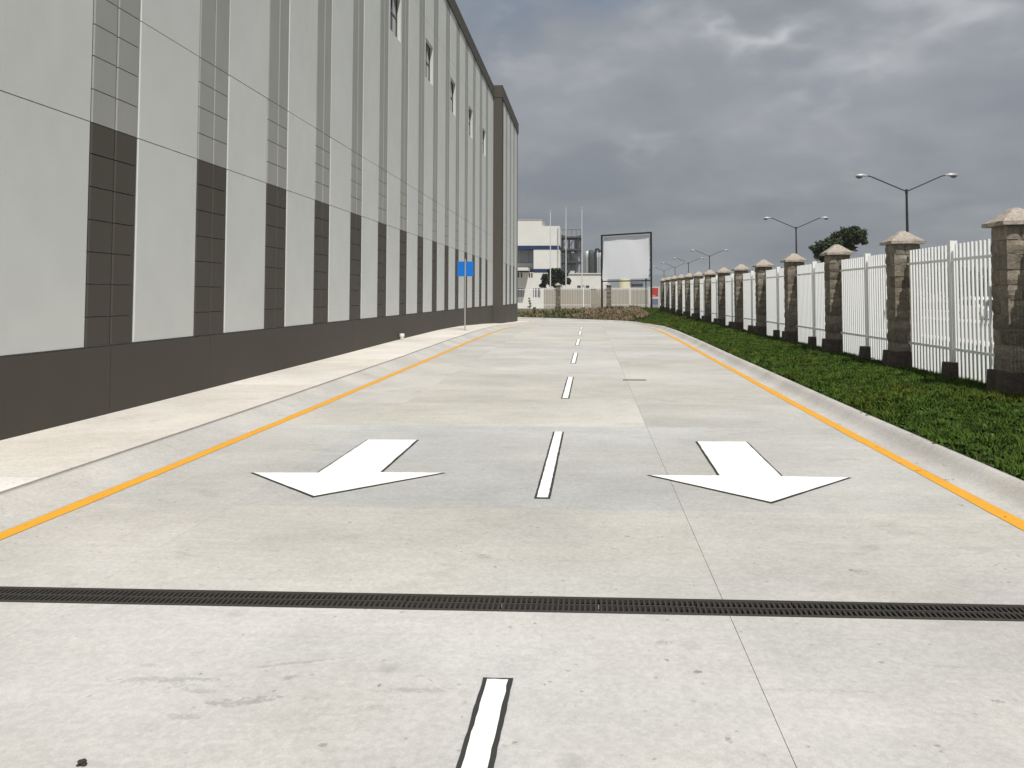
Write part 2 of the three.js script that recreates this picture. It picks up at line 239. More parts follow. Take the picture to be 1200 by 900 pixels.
// ---------------------------------------------------------------- painted markings
M.white = new THREE.MeshStandardMaterial({ map: paintTex, color: rgb(0.90, 0.905, 0.87), roughness: 0.6 });
M.black = new THREE.MeshStandardMaterial({ map: paintTex, color: rgb(0.035, 0.035, 0.035), roughness: 0.8 });
M.yellow = new THREE.MeshStandardMaterial({ map: paintTex, color: rgb(0.74, 0.355, 0.022), roughness: 0.65 });
function flat(pts, y, jitter = 0, sub = 12, follow = true) {            // flat polygon on the road from [x, d] points, edges slightly uneven as brushed paint is
  const sh = new THREE.Shape(), out = [];
  pts.forEach(([x, d], i) => { const [x2, d2] = pts[(i + 1) % pts.length], n = jitter ? sub : 1; for (let k = 0; k < n; k++) { const t = k / n; out.push([mix(x, x2, t) + (k ? rr(-jitter, jitter) : 0), mix(d, d2, t) + (k ? rr(-jitter, jitter) : 0)]); } });
  out.forEach(([x, d], i) => i ? sh.lineTo(x, d) : sh.moveTo(x, d));
  const g = new THREE.ShapeGeometry(sh); const p = g.attributes.position, uv = g.attributes.uv;
  for (let i = 0; i < p.count; i++) { const x = p.getX(i), d = p.getY(i); uv.setXY(i, x, d); p.setXYZ(i, x, prof(d) + y, -d); }
  g.computeVertexNormals(); return g;
}
function inset(pts, w) {                                                // outline grown by w
  const n = pts.length; let area = 0; for (let i = 0; i < n; i++) { const [a, b] = pts[i], [c, d] = pts[(i + 1) % n]; area += a * d - b * c; } const s = area > 0 ? 1 : -1;
  return pts.map((p, i) => { const q = pts[(i + n - 1) % n], r = pts[(i + 1) % n]; let e1 = [p[0] - q[0], p[1] - q[1]], e2 = [r[0] - p[0], r[1] - p[1]]; const l1 = Math.hypot(...e1), l2 = Math.hypot(...e2);
    const n1 = [e1[1] / l1 * s, -e1[0] / l1 * s], n2 = [e2[1] / l2 * s, -e2[0] / l2 * s], m = [n1[0] + n2[0], n1[1] + n2[1]], k = Math.min(2.2, 2 / (m[0] * m[0] + m[1] * m[1])); return [p[0] + m[0] * w * k, p[1] + m[1] * w * k]; });
}
function arrow(pts, label) { const t = thing('arrow_marking', label, 'road marking'); mesh('border', flat(inset(pts, 0.02), 0.004, 0.002), M.black, t); mesh('paint', flat(pts, 0.008, 0.003), M.white, t); }
arrow([[-2.44, 8.80], [-1.90, 8.81], [-1.885, 7.20], [-1.32, 7.20], [-2.185, 6.325], [-3.02, 7.125], [-2.435, 7.15]], 'white arrow painted in the lane next to the hall');
arrow([[1.18, 8.86], [1.705, 8.87], [1.69, 7.205], [2.27, 7.19], [1.40, 6.315], [0.54, 7.195], [1.155, 7.21]], 'white arrow painted in the lane next to the grass bank');
for (let k = 0; k < 7; k++) {
  const d0 = 0.32 + 6.03 * k, x0 = k ? -0.437 + 0.003 * k : -0.482, x1 = k ? -0.425 + 0.003 * k : -0.446, w = 0.128;
  const t = thing('lane_dash', 'white dash with black edges on the centre line of the road', 'road marking', 0, 0, 0, 'centre line dashes');
  const d1 = d0 + 3.08, N = k < 2 ? 20 : 8;
  const P = (a, b) => [[x0 + a, d0 + b], [x1 + a, d1 - b], [x1 + w - a, d1 - b], [x0 + w - a, d0 + b]];
  const seg = pts => { const [A, B, C, D] = pts, o = []; for (let i = 0; i < N; i++) o.push([mix(A[0], B[0], i / N), mix(A[1], B[1], i / N)]); for (let i = 0; i <= N; i++) o.push([mix(C[0], D[0], i / N), mix(C[1], D[1], i / N)]); o.push(); o.splice(N, 0, B); return o; };
  mesh('border', flat(seg(P(0, 0)), 0.004, 0.0025, 3), M.black, t); mesh('paint', flat(seg(P(0.020, 0.022)), 0.008, 0.003, 3), M.white, t);
}
const sy = rng(5);
const yl = (f, a, b) => { let w1 = 0, w2 = 0; return strip(steps(a, b, 0.35), d => { w1 = w1 * .7 + (sy() - .5) * .013; w2 = w2 * .7 + (sy() - .5) * .013; const c = f(d); return [[c - 0.062 + w1, prof(d) + 0.0035], [c + 0.062 + w2, prof(d) + 0.0035]]; }); };
{ let o = mesh('edge_line', yl(d => -3.90, -6, 58), M.yellow); o.userData = { label: 'yellow edge line painted along the pavement of the hall', category: 'road marking' };
  o = mesh('edge_line', yl(d => 3.012, -6, 46), M.yellow); o.userData = { label: 'yellow edge line painted along the grass bank kerb', category: 'road marking' }; }

// ---------------------------------------------------------------- trench drain
{
  const t = thing('trench_drain', 'dark cast iron slotted trench drain crossing the whole road', 'drain', 0, 0, -4.21);
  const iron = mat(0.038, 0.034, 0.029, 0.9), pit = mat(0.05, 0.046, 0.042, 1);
  const X0 = -3.97, X1 = 3.06;
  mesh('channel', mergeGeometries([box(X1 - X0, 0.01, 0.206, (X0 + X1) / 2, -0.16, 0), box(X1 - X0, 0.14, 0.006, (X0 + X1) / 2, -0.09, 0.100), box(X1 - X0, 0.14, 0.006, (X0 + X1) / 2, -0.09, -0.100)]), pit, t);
  mesh('frame', mergeGeometries([box(X1 - X0, 0.03, 0.012, (X0 + X1) / 2, -0.012, 0.0985), box(X1 - X0, 0.03, 0.012, (X0 + X1) / 2, -0.012, -0.0985)]), iron, t);
  const L = 0.5021, n = 14, gs = [], pitch = 0.0279;
  for (const z of [-0.086, 0, 0.086]) gs.push(box(L - 0.004, 0.022, z ? 0.016 : 0.013, 0, 0, z));
  for (let i = 0; i < 18; i++) gs.push(box(0.0105, 0.020, 0.165, -L / 2 + pitch * (i + 0.5), -0.0015, 0));
  const grate = mergeGeometries(gs);
  for (let i = 0; i < n; i++) { const o = mesh('grate', grate, iron, t); o.position.set(X0 + L * (i + 0.5), -0.010 + (i % 3) * 0.001, 0); }
}
{ const t = mesh('metal_strip', box(0.43, 0.012, 0.045), mat(0.05, 0.047, 0.043, 0.8)); t.position.set(0.845, prof(14.97) + 0.007, -14.97); t.userData = { label: 'short dark metal strip lying across the right lane', category: 'metal strip' }; }
{ // crumpled scrap of dark debris
  const g = new THREE.IcosahedronGeometry(0.013, 3), p = g.attributes.position; for (let i = 0; i < p.count; i++) { const v = new THREE.Vector3().fromBufferAttribute(p, i), k = 1 + 0.9 * vnoise3(v.x * 130, v.y * 130, v.z * 130, 3); p.setXYZ(i, v.x * k * 1.25, v.y * k * 0.5, v.z * k * 0.9); } g.computeVertexNormals();
  const o = mesh('debris', g, mat(0.035, 0.03, 0.025)); o.position.set(-1.73, 0.008, -2.72); o.userData = { label: 'small black crumb of debris on the bare concrete', category: 'debris' };
}

// ---------------------------------------------------------------- the hall
M.wall = new THREE.MeshStandardMaterial({ map: wallTex, color: rgb(0.735, 0.755, 0.735), roughness: 0.85, bumpMap: wallBump, bumpScale: 0.0012 });
M.grey = new THREE.MeshStandardMaterial({ map: wallTex, color: rgb(0.40, 0.408, 0.38), roughness: 0.85, bumpMap: wallBump, bumpScale: 0.0012 });
M.brown = new THREE.MeshStandardMaterial({ map: wallTex, color: rgb(0.081, 0.072, 0.057), roughness: 0.8, bumpMap: wallBump, bumpScale: 0.0012 });
M.core = mat(0.30, 0.30, 0.29, 0.95);
M.glass = new THREE.MeshPhysicalMaterial({ color: rgb(0.045, 0.055, 0.06), roughness: 0.08, metalness: 0, ior: 1.6, clearcoat: 1, clearcoatRoughness: 0.03 });
M.alu = mat(0.10, 0.105, 0.105, 0.5, { metalness: 0.3 });
const GV = 0.012, GH = 0.013, TH = 0.045, CF = 0.021;                               // joint widths and panel thickness
const rowsDark = [0.97, 1.335, 1.735, 2.13, 2.525, 2.93, 3.335, 3.72], rowsLight = [3.72, 4.136, 4.549, 4.945, 5.33];
function facade(root, X, d0, d1, pil, { wins = [], light = rowsLight, top = 14.28 } = {}) {
  const plan = (a, b) => { const s = new THREE.Shape(), z0 = a + GV / 2, z1 = b - GV / 2; [[X - TH, z0], [X - CF, z0], [X, z0 + CF], [X, z1 - CF], [X - CF, z1], [X - TH, z1]].forEach(([x, d], i) => i ? s.lineTo(x, d) : s.moveTo(x, d)); return s; };
  const P = (name, y0, y1, a, b, m, gy = GH) => { const g = new THREE.ExtrudeGeometry(plan(a, b), { depth: y1 - y0 - gy, bevelEnabled: false }); g.rotateX(-Math.PI / 2); g.translate(0, y0 + gy / 2, 0); return mesh(name, metreUV(g, 0.25), m, root); };   // edges chamfered along the upright joints
  const lt = light[light.length - 1];
  const bays = []; let s = d0; for (const [a, b] of pil) { if (a > s) bays.push([s, a]); s = b; } if (s < d1) bays.push([s, d1]);
  for (const [a, b] of bays) {
    P('wall_panel', 0.97, 3.72, a, b, M.wall); P('wall_panel', 3.72, 5.33, a, b, M.wall);
    const w = wins.find(([u, v]) => u > a && v < b);
    if (!w) P('wall_panel', 5.33, 12.0, a, b, M.wall);
    else {
      const sh = new THREE.Shape(); sh.moveTo(-b + GV / 2, 5.34); sh.lineTo(-a - GV / 2, 5.34); sh.lineTo(-a - GV / 2, 11.99); sh.lineTo(-b + GV / 2, 11.99);
      const h = new THREE.Path(); h.moveTo(-w[1], w[2]); h.lineTo(-w[1], w[3]); h.lineTo(-w[0], w[3]); h.lineTo(-w[0], w[2]); sh.holes.push(h);
      const g = new THREE.ExtrudeGeometry(sh, { depth: TH, bevelEnabled: false }); g.rotateY(-Math.PI / 2); // shape x becomes z
      // rotateY(-90): (x, y, z) -> (-z, y, x)
      g.translate(X, 0, 0); mesh('wall_panel', metreUV(g, 0.25), M.wall, root);
    }
    P('wall_panel', 12.0, top, a, b, M.wall);
  }
  for (const [a, b] of pil) {
    const m = (a + b) / 2;
    for (let r = 0; r < 7; r++) { P('pilaster_panel', rowsDark[r], rowsDark[r + 1], a, m, M.brown); P('pilaster_panel', rowsDark[r], rowsDark[r + 1], m, b, M.brown); }
    for (let r = 0; r < light.length - 1; r++) { P('pilaster_panel', light[r], light[r + 1], a, m, M.grey); P('pilaster_panel', light[r], light[r + 1], m, b, M.grey); }
    P('pilaster_panel', lt, 12.0, a, m, M.grey); P('pilaster_panel', lt, 12.0, m, b, M.grey); P('pilaster_panel', 12.0, top, a, m, M.grey); P('pilaster_panel', 12.0, top, m, b, M.grey);
  }
  // plinth panels, jointed at the middle of each pilaster, a little proud
  const cuts = [d0, ...pil.map(([a, b]) => (a + b) / 2), d1];
  for (let i = 0; i < cuts.length - 1; i++) mesh('plinth', metreUV(lim(X - TH, X + 0.012, -1.0, 0.955, cuts[i] + 0.006, cuts[i + 1] - 0.006), 0.25), M.brown, root);
}
{
  const t = thing('warehouse', 'long pale grey warehouse with dark brown pilaster bases and plinth', 'building');
  const D0 = -10, D1 = 50.42, pil = [], wins = [];
  for (let j = -2; j < 15; j++) pil.push([9.40 + 2.667 * j, 10.41 + 2.667 * j]);
  for (let j = -1; j < 15; j += 2) { const c = 9.40 + 2.667 * j + 1.01 + 0.828; wins.push([c - 0.68, c + 0.68, 9.78, 11.28]); }
  const w2 = wins.filter(w => w[0] > 5);
  facade(t, XB, D0, D1, pil, { wins: w2 });
  // core with deep window openings
  const sh = new THREE.Shape(); sh.moveTo(-D1, -1); sh.lineTo(-D0, -1); sh.lineTo(-D0, 14.6); sh.lineTo(-D1, 14.6);
  for (const w of w2) { const h = new THREE.Path(); h.moveTo(-w[1], w[2]); h.lineTo(-w[1], w[3]); h.lineTo(-w[0], w[3]); h.lineTo(-w[0], w[2]); sh.holes.push(h); }
  const core = new THREE.ExtrudeGeometry(sh, { depth: 0.22, bevelEnabled: false }); core.rotateY(-Math.PI / 2); core.translate(XB - TH - 0.001, 0, 0); mesh('wall_core', core, M.wall, t);
  mesh('inner_wall', lim(XB - 30, XB - 0.5, -1, 14.4, D0, D1 - 0.02), M.core, t);
  for (const [a, b, y0, y1] of w2) {
    const m = (a + b) / 2, X = XB - 0.13, w = mesh('window', mergeGeometries([lim(X - .03, X + .02, y0, y0 + .05, a, b), lim(X - .03, X + .02, y1 - .05, y1, a, b), lim(X - .03, X + .02, y0 + .05, y1 - .05, a, a + .05), lim(X - .03, X + .02, y0 + .05, y1 - .05, b - .05, b), lim(X - .028, X + .018, y0 + .05, y1 - .05, m - .022, m + .022), lim(X - .026, X + .016, (y0 + y1) / 2 - .03, (y0 + y1) / 2 + .03, a + .05, b - .05)]), M.alu, t);
    for (const [p, q] of [[a + .05, m - .022], [m + .022, b - .05]]) for (const [r, s] of [[y0 + .05, (y0 + y1) / 2 - .03], [(y0 + y1) / 2 + .03, y1 - .05]]) mesh('pane', lim(X - .012, X - .004, r, s, p, q), M.glass, w);
  }
  mesh('parapet', metreUV(lim(XB - 30, XB + 0.06, 14.28, 14.95, D0, D1 - 0.01), 0.25), M.brown, t);
}
{
  const t = thing('corner_block', 'taller brown cornered end block of the hall by the bend', 'building'), X = -5.55, D0 = 50.43, D1 = 62.1;
  mesh('wall_core', metreUV(lim(X - 24, X - TH - 0.001, -1, 14.4, D0 + 0.05, D1 - 0.02), 0.25), M.core, t);
  mesh('return_wall', metreUV(lim(X - 0.62, X + 0.004, -1, 14.3, D0 - 0.0, D0 + 1.05), 0.25), M.brown, t);
  mesh('return_wall', metreUV(lim(X - 0.62, X + 0.004, -1, 14.3, D1 - 0.35, D1), 0.25), M.brown, t);
  facade(t, X, D0 + 1.06, D1 - 0.36, [[53.05, 54.06], [55.72, 56.73], [58.39, 59.40], [61.0, 61.6]], { light: [3.72, 4.136, 4.549, 4.945, 5.33, 5.73, 6.13, 6.53, 6.93, 7.33, 7.73, 8.2] });
  mesh('parapet', metreUV(lim(X - 24, X + 0.06, 14.30, 15.08, D0 - 0.02, D1 + 0.02), 0.25), M.brown, t);
}
{ // pvc stub at the plinth
  const t = thing('pipe_stub', 'short white plastic pipe stub against the dark plinth', 'pipe', -5.96, prof(25.3) + 0.102, -25.3), m = mat(0.8, 0.8, 0.78, 0.5);
  mesh('pipe', new THREE.LatheGeometry([[0.0, 0], [0.062, 0], [0.062, 0.13], [0.058, 0.135]].map(p => new THREE.Vector2(...p)), 24), m, t);
  mesh('cap', new THREE.LatheGeometry([[0.059, 0.10], [0.076, 0.10], [0.078, 0.105], [0.078, 0.185], [0.070, 0.195], [0, 0.197]].map(p => new THREE.Vector2(...p)), 24), m, t);
}
{ // blue sign on the pavement
  const t = thing('sign_post', 'square blue sign in two halves on a pale steel post', 'sign', -4.95, prof(31.8) + 0.10, -31.8), blue = mat(0.0, 0.16, 0.60, 0.45), st = mat(0.36, 0.35, 0.31, 0.6);
  mesh('post', mergeGeometries([box(0.042, 2.86, 0.042, 0, 1.43, 0), box(0.14, 0.02, 0.14, 0, 0.01, 0)]), st, t);
  for (const s of [-1, 1]) mesh('panel', box(0.31, 0.60, 0.012, s * 0.165, 2.46, -0.036), blue, t);
  mesh('bracket', mergeGeometries([box(0.5, 0.03, 0.02, 0, 2.32, -0.052), box(0.5, 0.03, 0.02, 0, 2.62, -0.052)]), st, t);
}
console.log('hall done');

// ---------------------------------------------------------------- fence pillars and panels
const stoneM = [[0.345, 0.30, 0.235], [0.27, 0.235, 0.185], [0.37, 0.33, 0.27], [0.225, 0.19, 0.145], [0.31, 0.262, 0.20]].map(c => new THREE.MeshStandardMaterial({ map: stoneTex, color: rgb(...c), roughness: 0.95, bumpMap: stoneBump, bumpScale: 0.012 }));
M.capstone = new THREE.MeshStandardMaterial({ map: stoneTex, color: rgb(0.56, 0.49, 0.42), roughness: 0.9, bumpMap: stoneBump, bumpScale: 0.008 });
M.mortar = mat(0.20, 0.18, 0.15, 1);
M.footing = new THREE.MeshStandardMaterial({ map: stoneTex, color: rgb(0.14, 0.107, 0.085), roughness: 0.95, bumpMap: stoneBump, bumpScale: 0.01 });
function roughBlock(w, h, d, seed) {                                     // split faced stone: chamfered and uneven
  let g = new THREE.BoxGeometry(w, h, d, 4, 3, 4); const p = g.attributes.position, c = 0.010;
  for (let i = 0; i < p.count; i++) {
    let x = p.getX(i), y = p.getY(i), z = p.getZ(i); const ex = Math.abs(Math.abs(x) - w / 2) < 1e-6, ey = Math.abs(Math.abs(y) - h / 2) < 1e-6, ez = Math.abs(Math.abs(z) - d / 2) < 1e-6;
    const n = 0.010 * vnoise3(x * 9 + seed, y * 9, z * 9, seed) + 0.006 * vnoise3(x * 22, y * 22 + seed, z * 22, seed + 3);
    if (ex) x += Math.sign(x) * (n - (ey ? c : 0) - (ez ? c * .6 : 0)); if (ez) z += Math.sign(z) * (n - (ey ? c : 0) - (ex ? c * .6 : 0)); if (ey) y -= Math.sign(y) * (ex || ez ? 0.004 : 0);
    p.setXYZ(i, x, y, z);
  }
  g = metreUV(g, 1.6); const u = g.attributes.uv; for (let i = 0; i < u.count; i++) u.setXY(i, u.getX(i) + seed * 0.37, u.getY(i) + seed * 0.21); g.computeVertexNormals(); return g;
}
const PW = 0.52, PD = 0.47, CH = 0.2167;
const blk = { A: [0, 1, 2].map(s => roughBlock(0.30, CH - 0.006, PD, s + 1)), B: [0, 1, 2].map(s => roughBlock(0.214, CH - 0.006, PD, s + 5)), F: [0, 1, 2].map(s => roughBlock(PW, CH - 0.006, PD / 2 - 0.003, s + 9)) };
const capGeo = (() => { const a = new THREE.BoxGeometry(0.67, 0.055, 0.63, 4, 1, 4).translate(0, 2.6275, 0); const b = new THREE.CylinderGeometry(0.055, 0.455, 0.215, 4, 5).rotateY(Math.PI / 4).scale(1, 1, 0.945).translate(0, 2.7625, 0); const g = mergeGeometries([a.toNonIndexed(), b.toNonIndexed()]); const p = g.attributes.position; for (let i = 0; i < p.count; i++) { const x = p.getX(i), y = p.getY(i), z = p.getZ(i), n = 0.012; p.setXYZ(i, x + n * vnoise3(x * 11, y * 11, z * 11, 5), y + n * 0.7 * vnoise3(x * 11, y * 11, z * 11, 6), z + n * vnoise3(x * 11, y * 11, z * 11, 7)); } const m = metreUV(g, 1.3); m.computeVertexNormals(); return m; })();
const footGeo = roughBlock(0.68, 0.60, 0.62, 15).translate(0, 0.20, 0);
function pillar(x, y, z, turn, label, group) {
  const t = thing('stone_pillar', label, 'pillar', x, y, z, group); t.rotation.y = turn;
  mesh('core', box(PW - 0.036, 2.56, PD - 0.036, 0, 1.32, 0), M.mortar, t);
  for (let k = 0; k < 11; k++) {
    const yy = 0.222 + CH * (k + 0.5), v = () => Math.floor(rand() * 3), m = () => stoneM[Math.floor(rand() * stoneM.length)];
    if (k % 2) { for (const s of [-1, 1]) { const o = mesh('stone', blk.F[v()], m(), t); o.position.set(0, yy, s * PD / 4); } }
    else { const f = k % 4 ? 1 : -1, a = mesh('stone', blk.A[v()], m(), t), b = mesh('stone', blk.B[v()], m(), t); a.position.set(f * (PW / 2 - 0.15), yy, 0); b.position.set(-f * (PW / 2 - 0.107), yy, 0); }
  }
  mesh('cap', capGeo, M.capstone, t); mesh('footing', footGeo, M.footing, t);
  return t;
}
M.fence = mat(0.88, 0.89, 0.89, 0.4);
const slatGeo = new THREE.BoxGeometry(0.033, 2.30, 0.040), railGeo = L => new THREE.BoxGeometry(0.030, 0.045, L), postGeo = new THREE.BoxGeometry(0.12, 2.42, 0.10), padGeo = roughBlock(0.34, 0.46, 0.30, 21);
function panel(x, y, d0, d1, turn, label, group, slat = slatGeo) {                       // one bay from d0 to d1 along the fence line, local z runs along it
  const L = d1 - d0, t = thing('fence_panel', label, 'fence', x, y, -(d0 + d1) / 2, group);
  const n = 27, sp = L / n;
  for (let i = 0; i < n; i++) { const z = -L / 2 + sp * (i + 0.5); if (Math.abs(z) < 0.06) continue; const o = mesh('slat', slat, M.fence, t); o.position.set(0, 1.17 + rr(-0.004, 0.004), z); }
  for (const yy of [2.05, 0.52]) { const o = mesh('rail', railGeo(L), M.fence, t); o.position.set(-0.030, yy, 0); }
  const p = mesh('post', postGeo, M.fence, t); p.position.set(-0.003, 1.17, 0); const b = mesh('base_block', padGeo, M.footing, t); b.position.set(-0.02, 0.07, 0);
  if (turn) t.rotation.y = turn; return t;
}
const XF = 6.24, F0 = 11.95, FS = 4.22, NP = 14;
for (let k = -1; k < NP; k++) {
  const d = F0 + FS * k, y = fenceY(d);
  pillar(XF, y - 0.15, -d, 0, 'beige stone pillar with pyramid cap in the long roadside fence', 'roadside fence pillars');
  if (k < NP - 1) panel(XF + 0.03, y, d + PD / 2 + 0.005, d + FS - PD / 2 - 0.005, 0, 'white slatted fence bay between stone pillars along the grass bank', 'roadside fence bays');
}
const thinSlat = new THREE.BoxGeometry(0.016, 2.30, 0.016);
{ const o = mesh('low_wall', metreUV(lim(-20, 6.0, -0.9, 0.28, 79.93, 80.13), 0.6), new THREE.MeshStandardMaterial({ map: stoneTex, color: rgb(0.34, 0.30, 0.24), roughness: 0.95 })); o.userData = { label: 'low stone base wall under the back fence', category: 'wall' }; }
const DB = 80, bx = [-17.4, -12.6, -7.8, -3.08, 2.0];
for (const x of bx) pillar(x, -0.02, -DB, -Math.PI / 2, 'stone pillar with pyramid cap in the back fence past the bend', 'back fence pillars');
for (let i = 0; i < bx.length; i++) {
  const a = bx[i] + PD / 2 + .005, b = (bx[i + 1] ?? 6.2) - PD / 2 - .005; const t = panel(0, -0.30, a, b, 0, 'white slatted bay of the back fence past the bend', 'back fence bays', thinSlat);
  t.position.set((a + b) / 2, 0.12, -DB); t.rotation.y = -Math.PI / 2;
}
console.log('fence done');

// ---------------------------------------------------------------- grass and weeds
function tuftGeo(n, h, spread, wid, seed, lean = 0.5) {
  const q = rng(seed), pos = [], idx = [];
  for (let k = 0; k < n; k++) {
    const a = q() * 6.283, r = q() * spread, x = Math.cos(a) * r, z = Math.sin(a) * r, b = q() * 6.283, H = h * (0.55 + 0.6 * q()), l = lean * H * (0.3 + q()), w = wid * (0.6 + 0.7 * q()), dx = Math.cos(b), dz = Math.sin(b), px = -dz * w / 2, pz = dx * w / 2, o = pos.length / 3;
    for (const [t, ww] of [[0, 0.8], [0.55, 1], [1, 0.08]]) { const cx = x + dx * l * t * t, cz = z + dz * l * t * t, cy = H * t * (1 - 0.25 * t * lean); pos.push(cx + px * ww, cy, cz + pz * ww, cx - px * ww, cy, cz - pz * ww); }
    idx.push(o, o + 1, o + 2, o + 1, o + 3, o + 2, o + 2, o + 3, o + 4, o + 3, o + 5, o + 4);
  }
  const g = new THREE.BufferGeometry(); g.setAttribute('position', new THREE.Float32BufferAttribute(pos, 3)); g.setIndex(idx); g.computeVertexNormals(); return g;
}
const leafM = (r, g, b) => new THREE.MeshPhysicalMaterial({ color: rgb(r, g, b), roughness: 0.8, specularIntensity: 0.25, side: THREE.DoubleSide });
function scatter(name, geo, m, pts, label, category) {
  const o = shadows(new THREE.InstancedMesh(geo, m, pts.length)); o.name = numbered(name); const mt = new THREE.Matrix4(), q = new THREE.Quaternion(), e = new THREE.Euler(), c = new THREE.Color();
  pts.forEach(([x, y, z, s, col], i) => { e.set(rr(-.12, .12), rr(0, 6.28), rr(-.12, .12)); q.setFromEuler(e); mt.compose(new THREE.Vector3(x, y, z), q, new THREE.Vector3(s, s * rr(0.75, 1.25), s)); o.setMatrixAt(i, mt); o.setColorAt(i, c.setRGB(...col)); });
  stuff(o, label, category); scene.add(o); return o;
}
{
  const g1 = [], g2 = [], g3 = [];
  const patch = (x, z) => 0.5 + 0.5 * vnoise2(x * 0.9, z * 0.9, 4096, 4096, 5) * 0.7 + 0.25 * vnoise2(x * 3, z * 3, 4096, 4096, 6);
  for (let d = 1; d < 79; d += 0.1) {
    const a = kerbR(d) + 0.345, dens = d < 16 ? 62 : d < 30 ? 34 : 14;
    const n = dens * 0.1 * (7.0 - a) * 4.2;
    for (let k = 0; k < n; k++) {
      const x = a + (6.95 - a) * rand(); if (d > 60 && x < 4.6 + vnoise2(x, d, 99, 99, 2) * 0.5) continue; const dd = d + rand() * 0.1, p = patch(x, dd), y = bankY(x, dd) - 0.012, edge = x - a < 0.10;
      const s = (edge ? 0.55 : 0.75 + 0.6 * p) * (d > 30 ? 1.35 : 1), tone = 0.5 + 1.0 * rand(), yel = Math.max(0, p - 0.5) * 0.7;
      const col = [tone * (0.75 + yel), tone, tone * (0.7 - yel * 0.2)];
      (rand() < 0.36 ? g2 : g1).push([x, y, -dd, s, col]);
      if (rand() < 0.008) g3.push([x, y + 0.02, -dd, 0.8, [1, 1, 1]]);
    }
  }
  console.log('grass', g1.length, g2.length);
  scatter('grass', tuftGeo(11, 0.085, 0.055, 0.007, 3, 0.7), leafM(0.081, 0.106, 0.021), g1, 'short dark green grass on the bank below the fence', 'grass');
  scatter('ground_cover', tuftGeo(10, 0.062, 0.06, 0.024, 9, 1.1), leafM(0.062, 0.090, 0.020), g2, 'broad leaved green weeds among the bank grass', 'weeds');
  scatter('pale_leaves', tuftGeo(3, 0.075, 0.04, 0.035, 12, 1.2), leafM(0.16, 0.18, 0.05), g3, 'scattered pale yellow green leaves on the bank', 'leaves');
  const lt = []; for (let k = 0; k < 150; k++) { const d = 4 + 26 * rand(), x = kerbR(d) + 0.02 + 0.30 * rand() ** 2 * (rand() < 0.8 ? 1 : -1), t = 0.5 + rand(); lt.push([x, prof(d) + Math.max(0, x - kerbR(d) - 0.17) * 0.55 + 0.006, -d, 0.5 + rand(), [t, t, t]]); }
  scatter('leaf_litter', tuftGeo(2, 0.008, 0.02, 0.012, 23, 2.5), leafM(0.10, 0.075, 0.04), lt, 'tiny dry leaf bits along the gutter of the grass bank', 'litter');
  const w1 = [], w2 = [];
  for (let k = 0; k < 7500; k++) {                                        // weeds on the bank at the end of the road
    const d = 62 + 17.6 * rand(), x = -30 + 35.5 * rand(); if (x < kerbR(d) + 0.45 && d < 75.2) continue; if (x > 4.8) continue; const y = (x > kerbR(d) + 0.42 ? bankY(x, d) : mix(-0.56, -0.35, sm(75, 79, d))) - 0.02, dry = x > -1 ? 0.8 : 0.35 + 0.4 * vnoise2(x * 0.6, d, 99, 99, 4);
    const t = 0.6 + 0.8 * rand(); (rand() < dry ? w1 : w2).push([x, y, -d, 0.7 + 1.1 * rand() * (0.5 + Math.max(0, d - 70) / 9), [t, t, t]]);
  }
  scatter('dry_weeds', tuftGeo(9, 0.23, 0.18, 0.022, 14, 0.7), leafM(0.30, 0.22, 0.14), w1, 'brown dry weeds on the bank at the end of the road', 'weeds');
  scatter('green_weeds', tuftGeo(9, 0.22, 0.18, 0.03, 15, 0.8), leafM(0.11, 0.12, 0.045), w2, 'green weeds on the bank at the end of the road', 'weeds');
  const v = []; for (let k = 0; k < 9000; k++) { const d = 8 + 60 * rand() * rand() ** 0.3, x = 6.8 + 4.1 * rand(), t = 0.6 + 0.8 * rand(); v.push([x, 0.085, -d, 1.2 + rand(), [t, t, t]]); }
  scatter('grass', tuftGeo(8, 0.11, 0.1, 0.012, 19, 0.7), leafM(0.06, 0.105, 0.03), v, 'rough grass on the verge beyond the fence', 'grass');
}

